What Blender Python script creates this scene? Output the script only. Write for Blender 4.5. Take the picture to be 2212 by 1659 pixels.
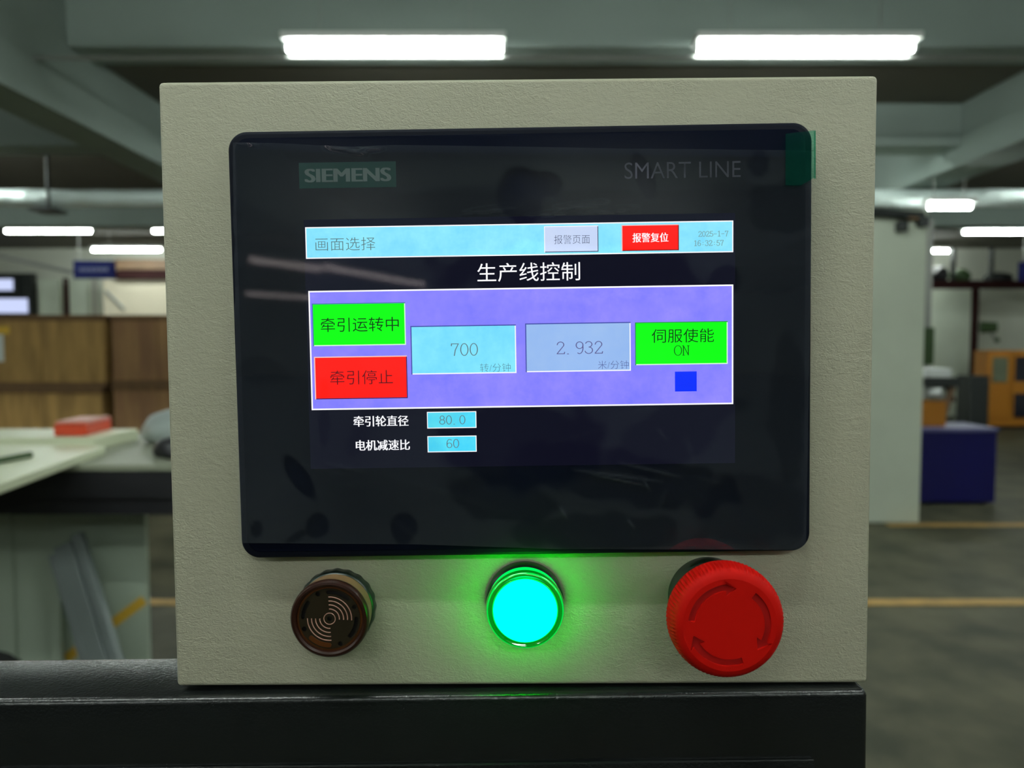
import bpy, bmesh, math, random
from mathutils import Vector, Matrix, Euler, noise
R = math.radians
random.seed(7)
for o in list(bpy.data.objects): bpy.data.objects.remove(o)
SC = bpy.context.scene
COL = SC.collection

# ------------------------------------------------------------------ camera, world, exposure
F, CX, CY, PITCH, CAMZ = 1662.0, 1106.0, 829.5, R(3.0), 1.4
cam = bpy.data.cameras.new('camera'); camo = bpy.data.objects.new('camera', cam); COL.objects.link(camo)
camo.location = (0, 0, CAMZ); camo.rotation_euler = (R(90) - PITCH, 0, 0)
cam.sensor_width = 36.0; cam.sensor_fit = 'HORIZONTAL'; cam.lens = 36.0 * F / 2212.0
cam.clip_start = 0.01; cam.clip_end = 100
cam.dof.use_dof = True; cam.dof.focus_distance = 0.281; cam.dof.aperture_fstop = 10.5
SC.camera = camo
SC.view_settings.view_transform = 'Standard'; SC.view_settings.look = 'None'
SC.view_settings.exposure = 0.0; SC.view_settings.gamma = 1.0; SC.view_settings.use_curve_mapping = False
w = bpy.data.worlds.new('world'); SC.world = w; w.use_nodes = True
w.node_tree.nodes['Background'].inputs[0].default_value = (0.5, 0.6, 0.55, 1)
w.node_tree.nodes['Background'].inputs[1].default_value = 0.05
TUBE_COL, TUBE_STR = (0.90, 1.0, 0.93), 74.0

_fw = Vector((0, math.cos(PITCH), -math.sin(PITCH))); _up = Vector((0, math.sin(PITCH), math.cos(PITCH)))
def ray(px, py):
    return _fw + Vector((1, 0, 0)) * ((px - CX) / F) - _up * ((py - CY) / F)
def at(px, py, D):                      # world point seen at a photo pixel, on the plane y = D
    d = ray(px, py); return Vector((0, 0, CAMZ)) + d * (D / d.y)
def onz(px, py, z):                     # world point seen at a photo pixel, on the plane z
    d = ray(px, py); return Vector((0, 0, CAMZ)) + d * ((z - CAMZ) / d.z)

# ------------------------------------------------------------------ materials
def lin(c): return tuple(((v / 255) / 12.92 if v <= 10 else (((v / 255) + 0.055) / 1.055) ** 2.4) for v in c)
def pmat(name, col, rough=0.5, metal=0.0, noise_amt=0.0, nscale=20.0, bump=0.0, bscale=200.0, bdist=0.001,
         coat=0.0, spec=0.5, col2=None, emit=None, estr=0.0, trans=0.0, alpha=1.0, detail=3.0, stretch=(1, 1, 1)):
    m = bpy.data.materials.new(name); m.use_nodes = True
    nt = m.node_tree; b = nt.nodes['Principled BSDF']
    b.inputs['Base Color'].default_value = (*col, 1); b.inputs['Roughness'].default_value = rough
    b.inputs['Metallic'].default_value = metal; b.inputs['Coat Weight'].default_value = coat
    b.inputs['Specular IOR Level'].default_value = spec; b.inputs['Transmission Weight'].default_value = trans
    b.inputs['Alpha'].default_value = alpha
    if emit: b.inputs['Emission Color'].default_value = (*emit, 1); b.inputs['Emission Strength'].default_value = estr
    tc = nt.nodes.new('ShaderNodeTexCoord'); mp = nt.nodes.new('ShaderNodeMapping')
    mp.inputs['Scale'].default_value = stretch; nt.links.new(tc.outputs['Object'], mp.inputs['Vector'])
    if noise_amt > 0 or col2:
        n = nt.nodes.new('ShaderNodeTexNoise'); n.inputs['Scale'].default_value = nscale; n.inputs['Detail'].default_value = detail
        nt.links.new(mp.outputs[0], n.inputs['Vector'])
        r = nt.nodes.new('ShaderNodeValToRGB'); c2 = col2 or tuple(c * (1 - noise_amt) for c in col)
        r.color_ramp.elements[0].position = 0.35; r.color_ramp.elements[1].position = 0.65
        r.color_ramp.elements[0].color = (*c2, 1); r.color_ramp.elements[1].color = (*col, 1)
        nt.links.new(n.outputs['Fac'], r.inputs['Fac']); nt.links.new(r.outputs['Color'], b.inputs['Base Color'])
    if bump > 0:
        n2 = nt.nodes.new('ShaderNodeTexNoise'); n2.inputs['Scale'].default_value = bscale; n2.inputs['Detail'].default_value = 3
        nt.links.new(mp.outputs[0], n2.inputs['Vector'])
        bp = nt.nodes.new('ShaderNodeBump'); bp.inputs['Strength'].default_value = bump; bp.inputs['Distance'].default_value = bdist
        nt.links.new(n2.outputs['Fac'], bp.inputs['Height']); nt.links.new(bp.outputs['Normal'], b.inputs['Normal'])
    return m
def emat(name, col, s=1.0):
    m = bpy.data.materials.new(name); m.use_nodes = True; nt = m.node_tree; nt.nodes.clear()
    e = nt.nodes.new('ShaderNodeEmission'); e.inputs[0].default_value = (*col, 1); e.inputs[1].default_value = s
    o = nt.nodes.new('ShaderNodeOutputMaterial'); nt.links.new(e.outputs[0], o.inputs[0]); return m
def scr(name, rgb, s=1.0, mott=0.0):
    m = emat(name, lin(rgb), s)
    if mott:
        nt = m.node_tree; e = nt.nodes['Emission']
        tc = nt.nodes.new('ShaderNodeTexCoord'); n = nt.nodes.new('ShaderNodeTexNoise'); n.inputs['Scale'].default_value = 60
        n.inputs['Detail'].default_value = 6; n.inputs['Roughness'].default_value = 0.75
        r = nt.nodes.new('ShaderNodeValToRGB'); a = lin(rgb); k = lin([max(0, v - mott * q) for v, q in zip(rgb, (1.3, 0.9, 0.0))])
        r.color_ramp.elements[0].position = 0.3; r.color_ramp.elements[1].position = 0.7
        r.color_ramp.elements[0].color = (*k, 1); r.color_ramp.elements[1].color = (*a, 1)
        nt.links.new(tc.outputs['Object'], n.inputs['Vector']); nt.links.new(n.outputs['Fac'], r.inputs['Fac']); nt.links.new(r.outputs[0], e.inputs[0])
    return m

def orange_peel():
    m = bpy.data.materials.new('textured_cream_powder_coat'); m.use_nodes = True; nt = m.node_tree; b = nt.nodes['Principled BSDF']
    L = nt.links.new
    b.inputs['Base Color'].default_value = (0.53, 0.51, 0.385, 1); b.inputs['Roughness'].default_value = 0.34
    b.inputs['Specular IOR Level'].default_value = 0.45
    tc = nt.nodes.new('ShaderNodeTexCoord')
    mp = nt.nodes.new('ShaderNodeMapping'); mp.inputs['Rotation'].default_value = (0, R(35), 0); mp.inputs['Scale'].default_value = (0.75, 1, 1.3)
    L(tc.outputs['Object'], mp.inputs['Vector'])
    a = nt.nodes.new('ShaderNodeTexNoise'); a.inputs['Scale'].default_value = 760; a.inputs['Detail'].default_value = 2.5; a.inputs['Distortion'].default_value = 1.6
    c = nt.nodes.new('ShaderNodeTexNoise'); c.inputs['Scale'].default_value = 210; c.inputs['Detail'].default_value = 2; c.inputs['Distortion'].default_value = 1.0
    msk = nt.nodes.new('ShaderNodeTexNoise'); msk.inputs['Scale'].default_value = 22; msk.inputs['Detail'].default_value = 1
    for n in (a, c): L(mp.outputs[0], n.inputs['Vector'])
    L(tc.outputs['Object'], msk.inputs['Vector'])
    ra = nt.nodes.new('ShaderNodeMapRange'); ra.inputs[1].default_value = 0.35; ra.inputs[2].default_value = 0.65; ra.inputs[3].default_value = 0.45; ra.inputs[4].default_value = 1.0
    L(msk.outputs['Fac'], ra.inputs[0])
    mu = nt.nodes.new('ShaderNodeMath'); mu.operation = 'MULTIPLY'; L(a.outputs['Fac'], mu.inputs[0]); L(ra.outputs[0], mu.inputs[1])
    ad = nt.nodes.new('ShaderNodeMath'); ad.operation = 'MULTIPLY_ADD'; L(c.outputs['Fac'], ad.inputs[0]); ad.inputs[1].default_value = 0.7; L(mu.outputs[0], ad.inputs[2])
    bp = nt.nodes.new('ShaderNodeBump'); bp.inputs['Strength'].default_value = 0.75; bp.inputs['Distance'].default_value = 0.00045
    L(ad.outputs[0], bp.inputs['Height']); L(bp.outputs[0], b.inputs['Normal'])
    return m

M = dict(
    peel=orange_peel(),
    lip=pmat('glossy_cream_edge', (0.55, 0.55, 0.42), 0.14, bump=0.3, bscale=500, bdist=0.0003),
    slab=pmat('painted_ceiling', (0.13, 0.12, 0.095), 0.9, noise_amt=0.15, nscale=1.2),
    beam=pmat('painted_beam', (0.27, 0.325, 0.30), 0.9, noise_amt=0.12, nscale=1.0),
    wall=pmat('painted_wall', (0.78, 0.80, 0.70), 0.85, noise_amt=0.12, nscale=0.7),
    pillar=pmat('white_painted_plaster', (0.66, 0.72, 0.60), 0.8, noise_amt=0.08, nscale=2.0, bump=0.1, bscale=40, bdist=0.004),
    floor=pmat('polished_concrete', (0.088, 0.083, 0.052), 0.55, spec=0.15, col2=(0.034, 0.037, 0.022), nscale=3.2, detail=8, bump=0.1, bscale=12, bdist=0.002),
    yellow=pmat('yellow_line_paint', (0.42, 0.25, 0.06), 0.6, noise_amt=0.25, nscale=8),
    yellowmark=pmat('yellow_sticker_and_reflection', (0.75, 0.46, 0.05), 0.5),
    tube=emat('lit_tube', TUBE_COL, TUBE_STR),
    housing=pmat('white_lamp_housing', (0.75, 0.76, 0.74), 0.4),
    foil=pmat('aluminium_foil_wrap', (0.88, 1.0, 0.98), 0.35, metal=0.15, bump=0.9, bscale=7, bdist=0.05),
    darkmetal=pmat('dark_steel', (0.03, 0.035, 0.035), 0.45, metal=0.3),
    galv=pmat('conduit_grey', (0.35, 0.36, 0.34), 0.4, metal=0.6),
    frame=pmat('charcoal_powder_coat', (0.009, 0.0105, 0.011), 0.24, spec=0.6, bump=0.5, bscale=900, bdist=0.0003),
    black=pmat('black_plastic', (0.012, 0.012, 0.015), 0.35),
    benchtop=pmat('grey_green_bench_surface', (0.29, 0.31, 0.23), 0.45, noise_amt=0.1, nscale=3),
    apron=pmat('black_painted_steel', (0.010, 0.010, 0.013), 0.5),
    board=pmat('white_board_laminate', (0.76, 0.80, 0.58), 0.35, noise_amt=0.05, nscale=3),
    cabinet=pmat('pale_green_grey_laminate', (0.44, 0.52, 0.42), 0.3),
    ply=pmat('plywood_panel', (0.46, 0.27, 0.085), 0.7, col2=(0.28, 0.16, 0.05), nscale=3.5, stretch=(3, 1, 0.5)),
    ply2=pmat('reddish_plywood_panel', (0.33, 0.18, 0.072), 0.7, col2=(0.22, 0.11, 0.05), nscale=3, stretch=(3, 1, 0.5)),
    batten=pmat('dark_pine_batten', (0.17, 0.09, 0.035), 0.75, noise_amt=0.3, nscale=8, stretch=(4, 1, 1)),
    redbox=pmat('red_plastic', (0.62, 0.06, 0.02), 0.3),
    redlid=pmat('pale_red_plastic_lid', (0.62, 0.25, 0.19), 0.4),
    green_tool=pmat('dark_green_rubber', (0.03, 0.07, 0.015), 0.5),
    greyplastic=pmat('blue_grey_plastic', (0.38, 0.43, 0.42), 0.35),
    sign=pmat('navy_sign_face', (0.005, 0.007, 0.045), 0.8, spec=0.08),
    signtext=pmat('pale_sign_lettering', (0.03, 0.035, 0.08), 0.5),
    cart=pmat('blue_painted_steel', (0.004, 0.004, 0.10), 0.4),
    carttop=pmat('blue_grey_cart_top', (0.12, 0.12, 0.26), 0.35),
    orange=pmat('orange_painted_steel', (0.42, 0.16, 0.012), 0.4),
    glassdark=pmat('dark_glass', (0.01, 0.01, 0.02), 0.15),
    glassgreen=pmat('green_grey_glass', (0.12, 0.14, 0.09), 0.2),
    rust=pmat('maroon_painted_steel', (0.03, 0.010, 0.010), 0.7, spec=0.1),
    brown=pmat('brown_painted_board', (0.22, 0.13, 0.07), 0.6, noise_amt=0.2, nscale=4),
    cream=pmat('cream_wall_panel', (0.80, 0.72, 0.56), 0.7, noise_amt=0.05, nscale=2),
    win=emat('daylit_window_glass', lin((195, 205, 240)), 1.15),
    red=pmat('red_moulded_plastic', (0.61, 0.005, 0.002), 0.6, spec=0.12, bump=0.15, bscale=1500, bdist=0.0001),
    redshade=pmat('red_moulded_plastic_shaded', (0.45, 0.006, 0.005), 0.5, spec=0.3),  # same red plastic, darkened for the shade inside the arrows
    collar=pmat('dark_green_black_plastic', (0.012, 0.022, 0.018), 0.3),
    amber=pmat('amber_plastic_rim', (0.028, 0.008, 0.004), 0.33, spec=0.4),
    amberside=pmat('amber_plastic_side', (0.26, 0.15, 0.065), 0.3, coat=0.2),
    amberglow=pmat('orange_brown_plastic_floor', (0.095, 0.028, 0.005), 0.3),
    buzz=pmat('brown_black_plastic_disc', (0.02, 0.014, 0.006), 0.35),
    pink=pmat('pinkish_print', (0.46, 0.24, 0.18), 0.6),
    void=pmat('slot_shade_black', (0.003, 0.002, 0.002), 0.6),
    lens=emat('lit_lens_centre', (0, 9.0, 2.2), 1.0),
    lensside=emat('lit_lens_side', (0, 1.0, 0.11), 1.2),
    glowband=emat('added_glow_band', (0, 1.0, 0.006), 49.0),
    lensring=pmat('green_glassy_rim', (0.0, 0.10, 0.008), 0.08, emit=(0, 1, 0.03), estr=0.16, coat=1.0),
    lensring2=pmat('green_rim_highlight', (0.0, 0.4, 0.04), 0.08, emit=(0, 1, 0.08), estr=0.6, coat=1.0),  # rim highlight put into the colour as a brighter, glowing green
    bezel=pmat('dark_bezel_plastic', (0.007, 0.009, 0.018), 0.5, spec=0.10),
    glass=pmat('dark_navy_front_foil', (0.004, 0.006, 0.016), 0.25, spec=0.08),
    logo=pmat('teal_logo_print', (0.012, 0.15, 0.125), 0.4),
    logotext=pmat('pale_logo_lettering', (0.42, 0.56, 0.54), 0.4),
    linetext=pmat('grey_lettering', (0.14, 0.135, 0.20), 0.4),
    stool=pmat('black_vinyl', (0.008, 0.008, 0.009), 0.4),
    alu=pmat('grey_aluminium_profile', (0.25, 0.29, 0.29), 0.4, metal=0.5),
    whiteplastic=pmat('white_plastic', (0.75, 0.78, 0.78), 0.4),
)
_g = M['glass']
# ------------------------------------------------------------------ mesh helpers
def obj(name, bm, mat, parent=None, smooth=False, loc=None, rot=None):
    me = bpy.data.meshes.new(name)
    if isinstance(bm, bpy.types.Mesh): me = bm
    else:
        bmesh.ops.recalc_face_normals(bm, faces=bm.faces)
        bm.to_mesh(me); bm.free()
    mats = mat if isinstance(mat, (list, tuple)) else [mat]
    if not me.materials:
        for k in mats: me.materials.append(M[k] if isinstance(k, str) else k)
    if smooth:
        for p in me.polygons: p.use_smooth = True
        if smooth != 'all':
            me.set_sharp_from_angle(angle=R(35))
    o = bpy.data.objects.new(name, me); COL.objects.link(o)
    if parent: o.parent = parent
    if loc is not None: o.location = loc
    if rot is not None: o.rotation_euler = rot
    return o
def tag(o, label=None, cat=None, group=None, kind=None):
    if label: o['label'] = label
    if cat: o['category'] = cat
    if group: o['group'] = group
    if kind: o['kind'] = kind
    return o
def empty(name, loc, rot=(0, 0, 0)):
    o = bpy.data.objects.new(name, None); o.empty_display_size = 0.02; COL.objects.link(o); o.location = loc; o.rotation_euler = rot; return o
def NB(): return bmesh.new()
def bx(bm, x0, x1, y0, y1, z0, z1, bev=0.0, seg=2, mi=0):
    r = bmesh.ops.create_cube(bm, size=1.0); vs = r['verts']
    for v in vs:
        v.co = Vector((x0 + (v.co.x + .5) * (x1 - x0), y0 + (v.co.y + .5) * (y1 - y0), z0 + (v.co.z + .5) * (z1 - z0)))
    fs = {f for v in vs for f in v.link_faces}
    for f in fs: f.material_index = mi
    if bev > 0:
        es = list({e for v in vs for e in v.link_edges})
        bmesh.ops.bevel(bm, geom=es, offset=bev, segments=seg, affect='EDGES', profile=0.5)
    return bm
def box(x0, x1, y0, y1, z0, z1, bev=0.0, seg=2): return bx(NB(), x0, x1, y0, y1, z0, z1, bev, seg)
def rod(bm, p0, p1, r0, r1=None, n=14):
    p0 = Vector(p0); p1 = Vector(p1); d = p1 - p0; r1 = r0 if r1 is None else r1
    q = d.to_track_quat('Z', 'Y').to_matrix().to_4x4()
    bmesh.ops.create_cone(bm, cap_ends=True, segments=n, radius1=r0, radius2=r1, depth=d.length, matrix=Matrix.Translation((p0 + p1) / 2) @ q)
    return bm
def lathe(prof, n=72, cap0=False, cap1=True, ridges=0, ramp=0.0, rsel=None):
    """prof: [(r, w)], axis = -y (w towards the viewer)"""
    bm = NB(); rings = []
    for i, (r, w) in enumerate(prof):
        ring = []
        for k in range(n):
            a = 2 * math.pi * k / n; rr = r
            if ridges and rsel and i in rsel: rr = r - ramp * (0.5 - 0.5 * math.cos(a * ridges))
            ring.append(bm.verts.new((rr * math.cos(a), -w, rr * math.sin(a))))
        rings.append(ring)
    for i in range(len(rings) - 1):
        for k in range(n):
            bm.faces.new((rings[i][k], rings[i][(k + 1) % n], rings[i + 1][(k + 1) % n], rings[i + 1][k]))
    if cap0: bm.faces.new(rings[0])
    if cap1: bm.faces.new(rings[-1])
    return bm
def curve_mesh(cu):
    o = bpy.data.objects.new('tmp', cu); COL.objects.link(o)
    dg = bpy.context.evaluated_depsgraph_get(); me = bpy.data.meshes.new_from_object(o.evaluated_get(dg))
    bpy.data.objects.remove(o); bpy.data.curves.remove(cu); return me
def plate(loops, depth, w, bev=0.0):
    """flat plate in the x-z plane with holes; front at -w, thickness depth"""
    cu = bpy.data.curves.new('c', 'CURVE'); cu.dimensions = '2D'; cu.fill_mode = 'BOTH'; cu.extrude = depth / 2; cu.bevel_depth = bev
    for L in loops:
        s = cu.splines.new('POLY'); s.points.add(len(L) - 1); s.use_cyclic_u = True
        for p, c in zip(s.points, L): p.co = (c[0], c[1], 0, 1)
    me = curve_mesh(cu); me.materials.clear()
    for v in me.vertices:
        x, y, z = v.co; v.co = (x, -(w - depth / 2 + z), y)
    return me
def circle(r, n=72, c=(0, 0)): return [(c[0] + r * math.cos(2 * math.pi * k / n), c[1] + r * math.sin(2 * math.pi * k / n)) for k in range(n)]
def arc_slot(r, wid, a0, a1, n=14):
    P = [((r + wid / 2) * math.cos(R(a0 + (a1 - a0) * k / n)), (r + wid / 2) * math.sin(R(a0 + (a1 - a0) * k / n))) for k in range(n + 1)]
    e = R(a1); s = 1 if a1 > a0 else -1
    for k in range(1, 6):
        t = e + s * math.pi * k / 6 if True else 0
        P.append((r * math.cos(e) + wid / 2 * math.cos(t), r * math.sin(e) + wid / 2 * math.sin(t)))
    P += [((r - wid / 2) * math.cos(R(a1 + (a0 - a1) * k / n)), (r - wid / 2) * math.sin(R(a1 + (a0 - a1) * k / n))) for k in range(n + 1)]
    e = R(a0)
    for k in range(1, 6):
        t = e + math.pi + s * math.pi * k / 6
        P.append((r * math.cos(e) + wid / 2 * math.cos(t), r * math.sin(e) + wid / 2 * math.sin(t)))
    return P
def rrect(x0, x1, z0, z1, r, n=8):
    P = []
    for cx, cz, a in ((x1 - r, z1 - r, 0), (x0 + r, z1 - r, 90), (x0 + r, z0 + r, 180), (x1 - r, z0 + r, 270)):
        for k in range(n + 1):
            t = R(a + 90 * k / n); P.append((cx + r * math.cos(t), cz + r * math.sin(t)))
    return P
def quad(bm, P, mi=0):
    f = bm.faces.new([bm.verts.new(p) for p in P]); f.material_index = mi; return f

# ------------------------------------------------------------------ the room
def struct(name, bm, mat, parent=None, label=None):
    o = obj(name, bm, mat, parent)
    if parent is None: tag(o, label, kind='structure')
    return o
X0, X1, Y0, Y1, ZC = -11.0, 11.0, -32.0, 15.0, 3.55
struct('floor', box(X0, X1, Y0, Y1, -0.2, 0), 'floor', label='worn polished concrete workshop floor')
struct('ceiling', box(X0, X1, Y0, Y1, ZC, ZC + 0.2), 'slab', label='dark grey painted concrete ceiling slab')
struct('trim_0', box(X0, X1, 5.08, Y1, 3.24, ZC - .001), 'slab', label='lower ceiling slab over the far part of the hall')
struct('wall_back', box(X0 - .2, X1 + .2, Y1, Y1 + 0.2, 0, ZC), 'wall', label='pale far wall of the workshop')
struct('wall_left', box(X0 - .2, X0, Y0, Y1, 0, ZC), 'wall')
struct('wall_right', box(X1, X1 + .2, Y0, Y1, 0, ZC), 'wall')
struct('wall_front', box(X0 - .2, X1 + .2, Y0 - .2, Y0, 0, ZC), 'wall')
n = 0
for (x, wd) in ((-2.85, 0.30), (3.63, 0.36)):
    n += 1; struct('trim_%d' % n, box(x - wd / 2, x + wd / 2, -14.0, Y1, 2.775, ZC), 'beam',
                   label=('ceiling beam running away to the %s of the control box' % ('left' if x < 0 else 'right')))
for i, (y, zb) in enumerate(((-18.0, 3.25), (-13.0, 3.25), (-9.0, 3.25), (-4.5, 3.25), (4.77, 3.20), (6.0, 2.92), (9.5, 2.84))):
    for wh, xa, xb in (('left', X0, -3.001), ('middle', -2.699, 3.449), ('right', 3.811, X1)):
        n += 1
        struct('trim_%d' % n, box(xa, xb, y, y + 0.3, zb, ZC), 'beam', label='ceiling cross beam %s, %s bay' % ('above the nearest two tube lamps' if i == 4 else 'further along the hall' if i > 4 else 'behind the viewpoint', wh))
# floor lines
def floor_line(x0, x1, y0, y1, label):
    global n
    n += 1; struct('trim_%d' % n, box(x0, x1, y0, y1, 0.0, 0.004), 'yellow', label=label)
floor_line(-3.6, 4.6, 4.05, 4.15, 'nearer yellow line painted across the floor')
floor_line(2.9, 7.5, 5.83, 5.93, 'farther yellow line on the floor in front of the blue cart')

# lit windows at the far left
def window(n_, x0, x1, z0, z1):
    o = obj('window_%d' % n_, box(x0 - .06, x1 + .06, 14.68, 14.79, z0 - .06, z1 + .06, 0.01), 'darkmetal')
    tag(o, 'dark framed daylit window at the far left, %s pane' % ('upper' if n_ == 1 else 'lower'), kind='structure')
    obj('window_pane', box(x0, x1, 14.665, 14.679, z0, z1), 'win', o)
a = at(-60, 603, 14.67); b = at(28, 627, 14.67); window(1, a.x, b.x, b.z, a.z)
a = at(-60, 645, 14.67); b = at(60, 676, 14.67); window(2, a.x, b.x, b.z, a.z)

# white pillar on the right
pl = at(1866, 1137, 5.95); pr = at(1986, 1137, 5.95)
pil = tag(obj('pillar', box(pl.x, pr.x, 5.95, 6.45, 0, at(1950, 452, 5.95).z, 0.01), 'pillar'), 'square white painted pillar right of the control box', kind='structure')

# ------------------------------------------------------------------ tube lamps
def tube_lamp(x, y, z, label, L=1.2, rz=0.0, group=None):
    t = empty('tube_lamp', (x, y, z + 0.075), (0, 0, rz))
    tag(t, label, 'lamp', group)
    obj('housing', box(-L / 2 - .02, L / 2 + .02, -0.085, 0.085, -0.036, 0.0, 0.004), 'housing', t)
    bm = NB(); rod(bm, (-L / 2, 0, -0.062), (L / 2, 0, -0.062), 0.021, n=16); obj('tube', bm, 'tube', t, smooth=True)
    for s in (-1, 1): obj('end_cap', box(s * (L / 2 + .010) - .01, s * (L / 2 + .010) + .01, -0.023, 0.023, -0.085, -0.036, 0.003), 'whiteplastic', t)
    for s in (-1, 1):
        bm = NB(); rod(bm, (s * L * .35, 0, 0), (s * L * .35, 0, (3.24 if y > 5.1 else 3.55) - (z + 0.075)), 0.003, n=6); obj('hanging_wire', bm, 'galv', t)
    return t
ZL = 3.03
LAMPS = [(-0.655, 4.4, 3.04, 'nearest tube lamp above the left half of the control box'),
         (1.64, 4.4, 3.04, 'nearest tube lamp above the top right corner of the control box'),
         (at(2049, 446, 6.5).x, 6.5, at(2049, 446, 6.5).z - .013, 'short tube lamp just under the foil duct beside the pillar'),
         (-6.50, 10.9, 2.965, 'upper left tube lamp over the crates'),
         (-4.43, 10.9, 2.965, 'tube lamp barely showing at the left edge of the control box'),
         (6.93, 10.9, 2.95, 'long tube lamp at the right edge right of the pillar'),
         (-6.75, 13.6, 3.03, 'tube lamp above the left blue sign'),
         (7.27, 14.0, 3.058, 'small tube lamp end showing beside the pillar')]
for L_ in LAMPS: tube_lamp(*L_, L=0.36 if L_[1] == 6.5 else 1.2)
HID = 'added tube lamps outside or behind the view'  # unseen lamps mostly put in for light; the overhead row follows the bezel shadow
for (x, y) in [(-1.9, 6.5), (0.3, 6.5), (2.2, 6.5), (-1.5, 8.8), (1.5, 8.8), (-2.1, 10.9), (0.2, 10.9), (2.5, 10.9), (-8.8, 10.9), (-5.5, 1.2), (6.4, 1.2), (-1.8, 1.1), (0.5, 1.1), (2.6, 1.1), (-6.5, 4.4), (7.2, 4.4), (-5.05, 6.45), (-6.6, 6.45), (5.2, 6.45), (7.4, 6.5), (-8.6, 9), (8.8, 9),
               (-0.5, -0.33), (1.8, -0.33), (-2.6, -0.33), (-1.7, -3.0), (0.6, -3.0), (2.9, -3.0), (-5.5, -4.0), (6.4, -4.0), (-4, -2.2), (4.8, -2.2)]:
    tube_lamp(x, y, ZL, 'ceiling tube lamp added for lighting, out of the picture or hidden behind the control box', group=HID)
# dim glowing strips added far behind the viewer to streak the protective film
for (x, y, L_, a_) in ((-5.05, -16.2, 2.25, -66.8), (-3.57, -19.4, 5.4, -72.3), (-8.4, -26.8, 3.7, -67.6)):
    o = obj('streak_strip', box(-L_ / 2, L_ / 2, -.05, .05, 0, 0.10), emat('streak_strip_glow', (1.0, .86, .84), 1.7), loc=(x, y, ZL), rot=(0, 0, R(a_)))
    tag(o, 'added dim glowing strip far behind the viewer, seen only as a streak in the film', 'lamp', 'added light strips behind the viewer')
    for q in (-.4, .4): obj('hanging_wire', rod(NB(), (q * L_, 0, .1), (q * L_, 0, ZC - ZL), 0.003, n=6), 'galv', o)
# thin conduit carrying the nearest lamps
bm = NB(); p0 = at(1075, 126, 4.42); 
rod(bm, (-2.699, 4.44, p0.z + .01), (3.449, 4.44, p0.z + .01), 0.013, n=8)
tag(obj('conduit', bm, 'galv', smooth=True), 'thin grey conduit running between the two nearest tube lamps', 'pipe')

# foil duct across the hall
DY = 6.8
pz = at(200, 428, DY).z
bm = NB(); r_ = 0.073; n1, n2 = 220, 20
rings = []
for i in range(n1 + 1):
    x = -8.6 + 18.6 * i / n1; ring = []
    for k in range(n2):
        a = 2 * math.pi * k / n2
        rr = r_ * (1 + 0.10 * noise.noise(Vector((x * 3, math.cos(a) * 1.2, math.sin(a) * 1.2))) + 0.05 * noise.noise(Vector((x * 9, math.cos(a) * 2, math.sin(a) * 2 + 7))))
        ring.append(bm.verts.new((x, DY + rr * math.cos(a), pz + rr * math.sin(a))))
    rings.append(ring)
for i in range(n1):
    for k in range(n2): bm.faces.new((rings[i][k], rings[i][(k + 1) % n2], rings[i + 1][(k + 1) % n2], rings[i + 1][k]))
bm.faces.new(rings[0]); bm.faces.new(rings[-1])
duct = obj('foil_duct', bm, 'foil', smooth='all'); tag(duct, 'shiny foil wrapped duct hung across the whole hall', 'duct')
for xh in (at(105, 400, DY - .1).x, 1.0, 5.6):
    bm = NB(); rod(bm, (xh, DY - 0.11, pz - 0.11), (xh, DY - 0.11, 3.24), 0.016, n=8); bx(bm, xh - .17, xh + .03, DY - .12, DY + .12, pz - .125, pz - .095)
    obj('hanger_rod', bm, 'darkmetal', duct)

# dark sprinkler fittings at the pillar head
t = empty('pipe_fitting', at(1965, 475, 5.9)); tag(t, 'dark pipe fitting with two valves at the top of the pillar', 'fitting')
bm = NB(); rod(bm, (-0.33, 0, 0.06), (0.10, 0, 0.03), 0.035, n=12); obj('pipe', bm, 'darkmetal', t, smooth=True)
for dx, dz in ((-0.06, -0.045), (0.10, -0.01)):
    bm = NB(); bx(bm, dx - .035, dx + .035, -0.04, 0.04, dz - .045, dz + .035, 0.012); obj('valve', bm, 'darkmetal', t)
bm = NB(); bx(bm, -0.02, 0.06, -0.03, 0.04, 0.0, 0.055, 0.01); obj('bracket', bm, 'brown', t)
# conduit and box on the pillar side
t = empty('switch_box', at(2004, 745, 6.2)); tag(t, 'narrow dark green box with a conduit on the right side of the pillar', 'box')
obj('cover', box(pr.x - t.location.x + .001, 0.035, -0.04, 0.06, -0.16, 0.14, 0.01), 'green_tool', t)
obj('conduit', box(pr.x - t.location.x + .001, 0.022, -0.0, 0.05, 0.14, at(1950, 475, 6.2).z - t.location.z), 'galv', t)

# ------------------------------------------------------------------ plywood crates
def crate(x0, x1, y0, y1, z0, z1, label, mat, seams):
    t = empty('plywood_crate', ((x0 + x1) / 2, (y0 + y1) / 2, z0)); tag(t, label, 'crate', 'plywood crates')
    w_, d_, h_ = x1 - x0, y1 - y0, z1 - z0
    k = len(seams) + 1; xs = [0] + seams + [1]
    for i in range(k):
        obj('plywood_panel', box(-w_ / 2 + xs[i] * w_ + .004, -w_ / 2 + xs[i + 1] * w_ - .004, -d_ / 2, -d_ / 2 + .018, 0.02, h_ - .02), mat, t)
    obj('body', box(-w_ / 2 + .01, w_ / 2 - .01, -d_ / 2 + .018, d_ / 2, 0.015, h_ - 0.015), mat, t)
    obj('lid', box(-w_ / 2 - .01, w_ / 2 + .01, -d_ / 2 - .02, d_ / 2, h_ - 0.06, h_, 0.004), 'batten', t)
    obj('skid', box(-w_ / 2 - .01, w_ / 2 + .01, -d_ / 2 - .014, d_ / 2, 0, 0.05, 0.004), 'batten', t)
    return t
CD = 8.0
xl = at(-260, 800, CD).x; xm = at(228, 800, CD).x; xm2 = at(238, 800, CD).x; xr = at(520, 800, CD).x
zt = at(100, 680, CD).z; zm = at(100, 836, CD).z
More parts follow.
